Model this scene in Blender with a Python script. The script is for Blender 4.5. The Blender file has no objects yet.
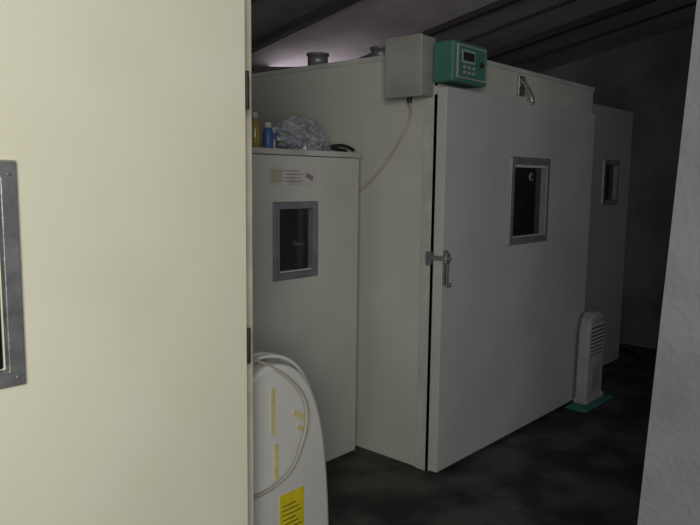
import bpy, bmesh, math, random
from mathutils import Vector, Matrix, noise
random.seed(3)
S=bpy.context.scene
C=S.collection
# ---------------- materials
def mat(name,col,rough=.5,metal=0,n_scale=6,n_amt=.06,bump=0,bscale=60,col2=None,spec=.5,emis=None,trans=0,coat=0,p0=.3,p1=.65):
    m=bpy.data.materials.new(name); m.use_nodes=True
    nt=m.node_tree; b=nt.nodes['Principled BSDF']
    b.inputs['Roughness'].default_value=rough; b.inputs['Metallic'].default_value=metal
    b.inputs['Specular IOR Level'].default_value=spec
    b.inputs['Transmission Weight'].default_value=trans
    b.inputs['Coat Weight'].default_value=coat
    tc=nt.nodes.new('ShaderNodeTexCoord')
    nz=nt.nodes.new('ShaderNodeTexNoise'); nz.inputs['Scale'].default_value=n_scale; nz.inputs['Detail'].default_value=6
    nt.links.new(tc.outputs['Object'],nz.inputs['Vector'])
    rp=nt.nodes.new('ShaderNodeValToRGB')
    c2=col2 if col2 else tuple(max(0,c*(1-n_amt*4)) for c in col)
    rp.color_ramp.elements[0].position=p0; rp.color_ramp.elements[1].position=p1
    rp.color_ramp.elements[0].color=(*c2,1); rp.color_ramp.elements[1].color=(*col,1)
    nt.links.new(nz.outputs['Fac'],rp.inputs['Fac']); nt.links.new(rp.outputs['Color'],b.inputs['Base Color'])
    if bump:
        n2=nt.nodes.new('ShaderNodeTexNoise'); n2.inputs['Scale'].default_value=bscale; n2.inputs['Detail'].default_value=8
        nt.links.new(tc.outputs['Object'],n2.inputs['Vector'])
        bp=nt.nodes.new('ShaderNodeBump'); bp.inputs['Strength'].default_value=bump; bp.inputs['Distance'].default_value=.02
        nt.links.new(n2.outputs['Fac'],bp.inputs['Height']); nt.links.new(bp.outputs['Normal'],b.inputs['Normal'])
    if emis:
        b.inputs['Emission Color'].default_value=(*emis[:3],1); b.inputs['Emission Strength'].default_value=emis[3]
    return m
M_cream=mat('cream_panel',(.82,.81,.65),.42,n_scale=2.1,col2=(.76,.74,.57))
M_creamE=mat('cream_edge',(.72,.71,.54),.5,n_scale=8,n_amt=.05)
M_white=mat('white_laminate',(.53,.53,.475),.42,n_scale=1.8,n_amt=.035)
M_white2=mat('white_laminate_door',(.49,.48,.475),.42,n_scale=2.2,n_amt=.03)
M_white3=mat('white_laminate_grey',(.34,.335,.345),.5,n_scale=2.2,n_amt=.04)  # greyer laminate tone for the far incubator
M_trim=mat('trim_white',(.51,.51,.47),.42,n_scale=5)
M_dark=mat('rubber_dark',(.015,.015,.016),.6)
M_glass=mat('dark_glass',(.012,.014,.016),.06,n_scale=3,col2=(.004,.004,.005),spec=.6)
M_alu=mat('aluminium_frame',(.24,.245,.26),.45,.45,n_scale=12)
M_galv=mat('galvanised_frame',(.44,.44,.45),.38,.7,n_scale=14,n_amt=.12,bump=.15,bscale=25)
M_chrome=mat('chrome',(.5,.5,.5),.3,.9)
M_floor=mat('concrete_floor',(.068,.067,.061),.72,n_scale=3.6,col2=(.015,.0155,.014),bump=.4,bscale=30,p0=.40,p1=.60)
M_wall=mat('plaster_wall',(.28,.27,.285),.85,n_scale=1.6,col2=(.11,.107,.117),bump=.5,bscale=14)
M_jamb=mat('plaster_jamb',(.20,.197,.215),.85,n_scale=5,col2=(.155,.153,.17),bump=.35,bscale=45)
M_ceil=mat('ceiling_board',(.34,.315,.315),.85,n_scale=1.7,col2=(.20,.185,.19),bump=.25,bscale=18)
M_ceil2=mat('ceiling_board_pale',(.60,.555,.58),.8,n_scale=2.5,col2=(.40,.365,.39),bump=.25,bscale=18)
M_raft=mat('rafter_wood',(.05,.043,.04),.8,n_scale=9,bump=.3)
M_green=mat('green_plastic',(.055,.185,.14),.5,n_scale=4)
M_greyp=mat('grey_plastic',(.35,.35,.32),.5,n_scale=4)
M_wplast=mat('white_plastic',(.62,.62,.585),.36,n_scale=2,n_amt=.03)
M_wplast2=mat('white_plastic_grey',(.48,.48,.47),.5,n_scale=4,n_amt=.06)  # duller white plastic, used on the far cooler
M_yel=mat('yellow_label',(.72,.60,.02),.5,n_scale=20)
M_tape=mat('yellow_tape',(.66,.58,.27),.5,n_scale=20)
M_paper=mat('paper_sticker',(.56,.54,.50),.6,n_scale=20)
M_red=mat('label_print',(.24,.21,.20),.6)
M_cable=mat('beige_cable',(.46,.44,.37),.5)
M_black=mat('black_cable',(.02,.02,.02),.5)
M_turq=mat('turquoise_mat',(.05,.26,.22),.6)
M_bag=mat('plastic_bag_film',(.50,.52,.57),.3,n_scale=14,n_amt=.1,trans=.3)
M_blue=mat('blue_can',(.05,.12,.34),.4)
M_amber=mat('amber_glass',(.36,.26,.07),.15,spec=.7)
M_oliveg=mat('olive_bottle',(.20,.22,.08),.2)
M_steel=mat('duct_steel',(.25,.25,.26),.45,.5)
# ---------------- helpers
def empty(name,loc=(0,0,0)):
    e=bpy.data.objects.new(name,None); e.empty_display_size=.1; e.location=loc; C.objects.link(e); return e
def fin(bm,name,m,parent=None,bev=0,smooth=False,segs=2):
    bmesh.ops.recalc_face_normals(bm,faces=bm.faces)
    me=bpy.data.meshes.new(name); bm.to_mesh(me); bm.free()
    o=bpy.data.objects.new(name,me); C.objects.link(o); me.materials.append(m)
    if smooth:
        for p in me.polygons: p.use_smooth=True
    if bev:
        md=o.modifiers.new('b','BEVEL'); md.width=bev; md.segments=segs; md.limit_method='ANGLE'; md.angle_limit=.6
    if parent:
        o.parent=parent; o.matrix_parent_inverse=Matrix.Translation(-parent.location)
    return o
def box(name,x0,x1,y0,y1,z0,z1,m,parent=None,bev=.003,rot=None):
    bm=bmesh.new(); bmesh.ops.create_cube(bm,size=1)
    c=Vector(((x0+x1)/2,(y0+y1)/2,(z0+z1)/2))
    for v in bm.verts:
        v.co=Vector((v.co.x*(x1-x0),v.co.y*(y1-y0),v.co.z*(z1-z0)))
        if rot: v.co=rot@v.co
        v.co+=c
    return fin(bm,name,m,parent,bev)
def panel_hole(name,x0,x1,y0,y1,z0,z1,hx0,hx1,hz0,hz1,m,parent):
    bm=bmesh.new()
    def ring(y,r): a,b,c,d=r; return [bm.verts.new(p) for p in ((a,y,c),(b,y,c),(b,y,d),(a,y,d))]
    o=(x0,x1,z0,z1); h=(hx0,hx1,hz0,hz1)
    fo,fi,bo,bi=ring(y0,o),ring(y0,h),ring(y1,o),ring(y1,h)
    for i in range(4):
        j=(i+1)%4
        bm.faces.new((fo[i],fo[j],fi[j],fi[i])); bm.faces.new((bo[i],bo[j],bi[j],bi[i]))
        bm.faces.new((fo[i],fo[j],bo[j],bo[i])); bm.faces.new((fi[i],fi[j],bi[j],bi[i]))
    return fin(bm,name,m,parent,.003)
def window(parent,y,x0,x1,z0,z1,w,m,proud=.014,glass_d=.02):
    bm=bmesh.new()
    def ring(yy,k): return [bm.verts.new(p) for p in ((x0+k,yy,z0+k),(x1-k,yy,z0+k),(x1-k,yy,z1-k),(x0+k,yy,z1-k))]
    a,b,c,d=ring(y-.001,0),ring(y-proud,.004),ring(y-proud,w-.006),ring(y+glass_d,w)
    for r,s in ((a,b),(b,c),(c,d)):
        for i in range(4):
            j=(i+1)%4; bm.faces.new((r[i],r[j],s[j],s[i]))
    fin(bm,'window_frame',m,parent,.002)
    box('window_glass',x0+w-.004,x1-w+.004,y+glass_d,y+glass_d+.006,z0+w-.004,z1-w+.004,M_glass,parent,0)
def cyl(name,c,r,h,m,parent=None,axis='Z',r2=None,bev=.002,n=28):
    bm=bmesh.new(); bmesh.ops.create_cone(bm,cap_ends=True,segments=n,radius1=r,radius2=r if r2 is None else r2,depth=h)
    R={'Z':Matrix(),'X':Matrix.Rotation(math.pi/2,4,'Y'),'Y':Matrix.Rotation(math.pi/2,4,'X')}[axis]
    for v in bm.verts: v.co=(R@v.co)+Vector(c)
    return fin(bm,name,m,parent,bev,True)
def tube(name,pts,r,m,parent=None,cyclic=False):
    cu=bpy.data.curves.new(name,'CURVE'); cu.dimensions='3D'; cu.bevel_depth=r; cu.bevel_resolution=3; cu.resolution_u=10
    sp=cu.splines.new('NURBS'); sp.points.add(len(pts)-1)
    for p,q in zip(sp.points,pts): p.co=(*q,1)
    sp.order_u=min(4,len(pts)); sp.use_endpoint_u=True; sp.use_cyclic_u=cyclic
    o=bpy.data.objects.new(name+'_c',cu); C.objects.link(o)
    dg=bpy.context.evaluated_depsgraph_get(); me=bpy.data.meshes.new_from_object(o.evaluated_get(dg))
    bpy.data.objects.remove(o); me.name=name
    n=bpy.data.objects.new(name,me); C.objects.link(n); me.materials.clear(); me.materials.append(m)
    for p in me.polygons: p.use_smooth=True
    if parent: n.parent=parent; n.matrix_parent_inverse=Matrix.Translation(-parent.location)
    return n
def lathe(name,prof,c,m,parent=None,n=28):
    bm=bmesh.new(); rings=[]
    for r,z in prof: rings.append([bm.verts.new((c[0]+r*math.cos(2*math.pi*i/n),c[1]+r*math.sin(2*math.pi*i/n),c[2]+z)) for i in range(n)])
    for a,b in zip(rings,rings[1:]):
        for i in range(n): bm.faces.new((a[i],a[(i+1)%n],b[(i+1)%n],b[i]))
    bm.faces.new(rings[0]); bm.faces.new(rings[-1])
    return fin(bm,name,m,parent,0,True)
# ---------------- room shell
XW=6.4; YB=4.5; X0=-2.6
def zc(y): return 3.2-.2*y
box('floor',X0-.2,XW+.2,-3.2,YB+.2,-.12,0,M_floor,None,0)
def prism(name,quad,m,parent=None,bev=0):
    bm=bmesh.new(); a=[bm.verts.new(p) for p in quad[0]]; b=[bm.verts.new(p) for p in quad[1]]
    bm.faces.new(a); bm.faces.new(b)
    for i in range(len(a)): j=(i+1)%len(a); bm.faces.new((a[i],a[j],b[j],b[i]))
    return fin(bm,name,m,parent,bev)
def slopebox(name,x0,x1,y0,y1,dz0,dz1,m,parent=None):
    return prism(name,([(x,y,zc(y)+dz0) for x,y in ((x0,y0),(x1,y0),(x1,y1),(x0,y1))],[(x,y,zc(y)+dz1) for x,y in ((x0,y0),(x1,y0),(x1,y1),(x0,y1))]),m,parent)
slopebox('ceiling',X0-.2,XW+.2,-1.2,YB+.2,0,.08,M_ceil)
ra=empty('ceiling_rafters')
for i,x in enumerate((-1.75,-.75,.25,1.25,2.25,3.25,4.25,5.25)):
    slopebox('rafter_%d'%(i+1),x-.03,x+.03,-1.2,YB,-.055,-.002,M_raft,ra)
slopebox('ceiling_panel_pale',3.29,4.21,2.3,4.4,-.02,-.004,M_ceil2,ra)
for i,x in enumerate((2.75,4.75,5.8)):
    slopebox('board_joint_%d'%(i+1),x-.008,x+.008,-1.2,YB,-.02,-.002,M_raft,ra)
def wallx(name,x,t,y0,y1,m):
    prism(name,([(x,y0,0),(x,y1,0),(x,y1,zc(y1)),(x,y0,zc(y0))],[(x+t,y0,0),(x+t,y1,0),(x+t,y1,zc(y1)),(x+t,y0,zc(y0))]),m)
wallx('wall_right',XW,.2,-1.2,YB+.2,M_wall)
wallx('wall_left',X0-.2,.2,-1.2,YB+.2,M_wall)
box('wall_back',X0,XW,YB,YB+.2,0,zc(YB),M_wall,None,0)
prism('wall_partition',([(1.8,-1.2,0),(1.8,.607,0),(1.8,.475,3.1),(1.8,-1.2,3.4)],[(1.98,-1.2,0),(1.98,.607,0),(1.98,.475,3.1),(1.98,-1.2,3.4)]),M_jamb)
# ---------------- foreground incubator cabinet
f=empty('incubator_cabinet',(0.2,2,0))
box('cabinet_body',-.95,1.395,1.655,2.75,0,2.15,M_creamE,f,.004)
panel_hole('cabinet_door',-.9,1.324,1.6,1.648,.03,2.1,.21,.617,1.06,1.487,M_cream,f)
window(f,1.6,.165,.662,1.0155,1.531,.045,M_galv,.012,.006)
for k,(xx,zz) in enumerate(((.64,1.04),(.64,1.50),(.19,1.04),(.19,1.50))):
    cyl('rivet_%d'%k,(xx,1.586,zz),.005,.004,M_steel,f,'Y')
box('door_gap_seal',1.324,1.33,1.61,1.655,.03,2.1,M_dark,f,0)
for k,zz in enumerate((1.75,.99)):
    box('hinge_leaf_%d'%k,1.322,1.345,1.642,1.655,zz-.055,zz+.055,M_dark,f,.001)
    cyl('hinge_pin_%d'%k,(1.328,1.598,zz),.006,.11,M_dark,f)
# ---------------- small incubator
s=empty('small_incubator',(2.27,2.8,0))
box('body',1.84,2.715,2.43,3.35,0,1.615,M_white,s,.004)
panel_hole('door',1.835,2.721,2.381,2.428,.03,1.60,2.17,2.39,1.06,1.355,M_white,s)
box('lid',1.83,2.725,2.375,3.355,1.603,1.6307,M_trim,s,.004)
window(s,2.381,2.124,2.415,1.018,1.387,.04,M_alu,.012,.02)
box('sticker',2.10,2.405,2.3795,2.381,1.462,1.548,M_paper,s,0)
box('sticker_print_block',2.115,2.185,2.3788,2.3795,1.475,1.535,mat('sticker_gold',(.50,.45,.32),.6),s,0)
for k in range(4): box('sticker_print_line_%d'%k,2.20,2.315-.02*(k%2),2.3788,2.3795,1.480+k*.016,1.484+k*.016,M_red,s,0)
box('sticker_print_logo',2.335,2.385,2.3788,2.3795,1.492,1.515,M_red,s,0,Matrix.Rotation(.4,3,'Y'))
# ---------------- big incubator
b=empty('walk_in_incubator',(3.7,2.9,0))
box('body',2.824,4.654,1.973,4.0,0,2.123,M_white,b,.004)
box('roof_edge_trim',2.818,4.66,1.967,4.006,2.10,2.127,M_trim,b,.003)
box('corner_trim_front',2.816,2.90,1.965,1.985,0.0,2.10,M_trim,b,.002)
box('corner_trim_side',2.816,2.83,1.965,2.045,0.0,2.10,M_trim,b,.002)
box('door_seal',2.85,4.49,1.945,1.966,.05,1.90,M_dark,b,0)
panel_hole('door',2.7885,4.514,1.893,1.947,.025,1.9345,3.47,3.85,1.185,1.57,M_white2,b)
window(b,1.893,3.41,3.875,1.138,1.628,.045,M_alu,.014,.022)
cyl('round_sticker',(3.70,1.912,1.52),.022,.004,M_greyp,b,'Y',bev=.001)  # round sticker on the window glass, pale disc with a dark centre
cyl('round_sticker_centre',(3.70,1.9085,1.52),.015,.003,M_dark,b,'Y',bev=0)
box('door_seam_vertical',3.598,3.601,1.8922,1.894,.03,1.13,M_greyp,b,0)
box('door_top_rail',2.80,4.51,1.947,1.973,1.905,1.945,M_trim,b,.002)
box('hasp_plate',3.60,3.67,1.958,1.968,1.975,2.085,M_chrome,b,.002)
tube('hasp_loop',[(3.61,1.955,2.07),(3.61,1.93,2.03),(3.61,1.888,1.97),(3.615,1.88,1.925),(3.635,1.88,1.925),(3.64,1.888,1.97),(3.645,1.93,2.03),(3.645,1.955,2.07)],.006,M_chrome,b)
box('latch_plate',2.792,2.824,1.884,1.893,.985,1.155,M_steel,b,.002)
box('latch_hasp_bar',2.800,2.815,1.870,1.878,.975,1.13,M_chrome,b,.003)
box('latch_body',2.784,2.820,1.866,1.886,1.09,1.145,M_chrome,b,.006)
cyl('latch_pivot',(2.803,1.862,1.118),.010,.012,M_steel,b,'Y')
cyl('latch_knob',(2.808,1.864,.988),.010,.018,M_chrome,b,'Y')
box('latch_bridge',2.777,2.785,1.870,1.962,1.105,1.13,M_chrome,b,.003)
box('latch_keeper',2.777,2.816,1.955,1.985,1.08,1.145,M_steel,b,.003)
# green controller
G0=.035
box('controller_case',2.73+G0,3.03+G0,1.845,1.965,1.955,2.145,M_green,b,.012)
box('controller_face',2.752+G0,3.008+G0,1.838,1.846,1.972,2.128,M_greyp,b,.003)
box('controller_face_inlay',2.762+G0,2.998+G0,1.8365,1.839,1.980,2.120,M_green,b,.001)
box('controller_display_bezel',2.785+G0,2.90+G0,1.8345,1.837,2.045,2.105,mat('controller_face_pale',(.28,.38,.35),.4),b,.001)
box('controller_display',2.795+G0,2.89+G0,1.832,1.838,2.055,2.095,M_dark,b,.001)
for i in range(3):
    for j in range(2):
        box('controller_key_%d_%d'%(i,j),2.80+G0+.04*i,2.822+G0+.04*i,1.832,1.838,1.995+.024*j,2.008+.024*j,M_greyp,b,.002)
cyl('controller_knob',(2.955+G0,1.832,2.05),.013,.01,M_dark,b,'Y')
# grey junction box
box('junction_box',2.715,2.824,1.99,2.205,1.895,2.175,M_greyp,b,.006)
box('junction_box_lid',2.706,2.716,1.986,2.209,1.891,2.179,M_greyp,b,.004)
cyl('cable_gland',(2.77,2.10,1.885),.012,.03,M_dark,b)
tube('control_cable',[(2.77,2.10,1.88),(2.80,2.105,1.84),(2.812,2.13,1.78),(2.812,2.18,1.70),(2.812,2.26,1.60),(2.812,2.36,1.49),(2.812,2.50,1.40)],.006,M_cable,b)
for k,(x,y,r,h) in enumerate(((2.99,2.95,.06,.085),(3.03,2.5,.055,.075))):
    lathe('exhaust_pipe_%d'%k,[(r+.02,0),(r+.02,.012),(r,.014),(r,h),(r+.008,h),(r+.008,h+.012),(r-.006,h+.012),(r-.006,.03)],(x,y,2.127),M_steel,b)
# ---------------- far incubator
q=empty('incubator_cabinet.001',(5.2,2.7,0))
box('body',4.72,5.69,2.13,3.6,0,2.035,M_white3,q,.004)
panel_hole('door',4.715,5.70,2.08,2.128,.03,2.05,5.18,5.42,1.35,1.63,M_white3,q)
window(q,2.08,5.15,5.45,1.32,1.66,.04,M_alu,.012,.02)
# ---------------- white cooler near
a=empty('air_cooler',(1.65,1.9,0))
def arch(x0,x1,z1,zb,ox=0):
    w=x1-x0; h=z1-zb
    base=[(1,0),(.985,.20),(.96,.38),(.93,.52),(.89,.64),(.83,.75),(.75,.845),(.65,.92),(.53,.97),(.40,.995),(.28,1.0),(.18,.985),(.09,.95),(.03,.88),(0,.76),(0,0)]
    out=[]
    n=len(base)
    for i in range(n-1):
        p0=base[max(i-1,0)];p1=base[i];p2=base[i+1];p3=base[min(i+2,n-1)]
        for k in range(4):
            t=k/4
            out.append(tuple(.5*((2*p1[j])+(-p0[j]+p2[j])*t+(2*p0[j]-5*p1[j]+4*p2[j]-p3[j])*t*t+(-p0[j]+3*p1[j]-3*p2[j]+p3[j])*t**3) for j in (0,1)))
    out.append(base[-1])
    return [(x0+w*x,zb+h*zz) for x,zz in out]
def extr(name,pr,y0,y1,m,parent,bev):
    return prism(name,([(x,y0,z) for x,z in pr],[(x,y1,z) for x,z in pr]),m,parent,bev)
extr('back_shell',arch(1.425,1.91,.875,.06),1.85,2.12,M_wplast,a,.02)
extr('front_shell',arch(1.435,1.87,.85,.07),1.76,1.84,M_wplast,a,.028)
extr('seam',arch(1.43,1.885,.86,.07),1.838,1.852,M_greyp,a,0)
pr=arch(1.43,1.90,.868,.07)
tube('rim',[(x,1.815,z) for x,z in pr[:-4]],.008,M_wplast,a)
box('base',1.43,1.91,1.77,2.13,.035,.075,M_wplast,a,.012)
for k,(x,y) in enumerate(((1.47,1.81),(1.87,1.81),(1.47,2.09),(1.87,2.09))): cyl('caster_%d'%k,(x,y,.02),.02,.025,M_dark,a,'X')
box('warning_label',1.60,1.72,1.756,1.7605,.15,.36,M_yel,a,0)
for k in range(9): box('warning_text_%d'%k,1.612,1.708-.015*(k%3),1.755,1.7565,.17+k*.018,.173+k*.018,M_dark,a,0)
box('tape_1',1.56,1.576,1.756,1.7605,.60,.77,M_tape,a,0)
box('tape_2',1.66,1.745,1.756,1.7605,.625,.645,M_tape,a,0,Matrix.Rotation(.6,3,'Y'))
box('tape_4',1.68,1.745,1.756,1.7605,.575,.590,M_tape,a,0,Matrix.Rotation(.6,3,'Y'))
box('tape_3',1.575,1.592,1.756,1.7605,.43,.56,M_tape,a,0)
tube('power_cord',[(1.43,1.80,.90),(1.50,1.79,.885),(1.58,1.76,.84),(1.66,1.74,.77),(1.71,1.73,.69),(1.71,1.73,.60),(1.68,1.735,.52),(1.65,1.74,.45),(1.56,1.745,.41),(1.47,1.745,.40),(1.44,1.745,.42)],.006,M_cable,a)
# ---------------- small cooler far (wide shallow body, louvred top, tank window)
g=empty('air_cooler.001',(4.52,1.83,.013))
extr('shell',[(4.385,.04),(4.655,.04),(4.65,.46),(4.63,.56),(4.59,.61),(4.53,.63),(4.47,.625),(4.42,.59),(4.395,.5)],1.80,1.88,M_wplast2,g,.016)
box('base',4.375,4.665,1.79,1.885,.013,.05,M_wplast2,g,.01)
box('grille_recess',4.425,4.62,1.796,1.802,.34,.53,M_dark,g,.003)
for k in range(7): box('grille_slat_%d'%k,4.425,4.62,1.790,1.799,.35+k*.026,.366+k*.026,M_wplast2,g,.002)
box('water_gauge',4.46,4.58,1.796,1.802,.10,.26,M_greyp,g,.004)
box('control_strip',4.46,4.59,1.796,1.802,.555,.58,M_greyp,g,.003)
box('turquoise_mat',4.27,4.72,1.745,1.89,0,.012,M_turq,None,.004)
tube('black_hose',[(4.95,2.03,.014),(5.2,1.96,.014),(5.5,1.98,.014),(5.8,1.90,.014),(6.0,1.98,.014),(6.2,2.25,.014),(6.3,2.7,.014)],.015,M_black)
# ---------------- things on the small incubator
z=1.631
bt=empty('medicine_bottle',(2.14,2.52,z))
lathe('glass',[(.022,0),(.026,.006),(.026,.10),(.022,.115),(.011,.125),(.011,.14)],(2.14,2.52,z),M_amber,bt)
lathe('cap',[(.014,.14),(.014,.165),(.012,.167)],(2.14,2.52,z),M_paper,bt)
bt2=empty('plastic_bottle',(2.22,2.70,z))
lathe('bottle',[(.03,0),(.034,.006),(.034,.17),(.028,.20),(.013,.225),(.013,.24)],(2.22,2.70,z),M_oliveg,bt2)
lathe('bottle_cap',[(.016,.24),(.016,.27),(.014,.272)],(2.22,2.70,z),M_paper,bt2)
cn=empty('spray_can',(2.2,2.5,z))
lathe('can',[(.022,0),(.024,.004),(.024,.085),(.020,.094),(.011,.098)],(2.203,2.50,z),M_blue,cn)
lathe('cap',[(.017,.098),(.017,.122),(.014,.124)],(2.203,2.50,z),M_paper,cn)
bx=empty('medicine_carton',(2.26,2.56,z))
box('carton',2.245,2.29,2.545,2.585,z,z+.105,M_paper,bx,.001)
box('carton_band',2.244,2.291,2.5435,2.5865,z+.05,z+.08,M_blue,bx,.001)
bm=bmesh.new(); bmesh.ops.create_icosphere(bm,subdivisions=5,radius=1)
for v in bm.verts:
    p=v.co.copy()
    n=noise.noise(p*1.4)*.45+abs(noise.noise(p*2.8))*.5-abs(noise.noise(p*5))*.12
    v.co=p*(1+n)
    v.co=Vector((v.co.x*.135,v.co.y*.075,v.co.z*.078))
mn=min(v.co.z for v in bm.verts); mx=min(v.co.x for v in bm.verts)
for v in bm.verts:
    zz=v.co.z-mn; v.co=Vector((v.co.x-mx+2.31,v.co.y+2.57,z+.001+max(0,zz-.02)))
fin(bm,'plastic_bag',M_bag,None,0,False)
pl=empty('pliers',(2.6,2.46,z))
tube('handle_1',[(2.54,2.42,z+.02),(2.60,2.415,z+.04),(2.66,2.41,z+.035),(2.70,2.40,z+.01)],.009,M_dark,pl)
tube('handle_2',[(2.54,2.435,z+.02),(2.60,2.445,z+.018),(2.66,2.455,z+.012),(2.70,2.455,z+.01)],.009,M_dark,pl)
box('jaws',2.50,2.55,2.415,2.44,z,z+.03,M_steel,pl,.005)
# ---------------- lights
def area(name,loc,tgt,sx,sy,pw,col):
    l=bpy.data.lights.new(name,'AREA'); l.shape='RECTANGLE'; l.size=sx; l.size_y=sy; l.energy=pw; l.color=col
    o=bpy.data.objects.new(name,l); C.objects.link(o); o.location=loc
    o.rotation_euler=(Vector(tgt)-Vector(loc)).to_track_quat('-Z','Y').to_euler(); return o
area('doorway_daylight',(-1.0,-.8,1.9),(1.0,1.8,1.5),1.3,1.6,74,(1,.985,.935))
area('right_wall_fill',(4.6,-1.1,1.6),(5.3,2.5,2.6),1.2,1.0,3.2,(.92,.9,1))  # added fill lamp for the right wall and doors, no window there
area('ceiling_fill',(4.0,3.9,2.25),(3.7,3.2,3),.8,.3,.8,(1,.92,.98))  # added lamp to lift the ceiling, the back wall has no gap
w=bpy.data.worlds.new('world'); S.world=w; w.use_nodes=True
w.node_tree.nodes['Background'].inputs[0].default_value=(.55,.57,.66,1); w.node_tree.nodes['Background'].inputs[1].default_value=.14
# ---------------- camera
cd=bpy.data.cameras.new('camera'); co=bpy.data.objects.new('camera',cd); C.objects.link(co); S.camera=co
cd.sensor_width=36; cd.lens=36*691.25/700; cd.clip_start=.05
yaw,pitch,roll=.73,.1216,.012
F=Vector((math.cos(yaw)*math.cos(pitch),math.sin(yaw)*math.cos(pitch),-math.sin(pitch)))
R=Vector((math.sin(yaw),-math.cos(yaw),0)); U=R.cross(F)
R2=R*math.cos(roll)+U*math.sin(roll); U2=-R*math.sin(roll)+U*math.cos(roll)
co.matrix_world=Matrix(((R2.x,U2.x,-F.x,0),(R2.y,U2.y,-F.y,0),(R2.z,U2.z,-F.z,1.5),(0,0,0,1)))
S.view_settings.view_transform='Standard'
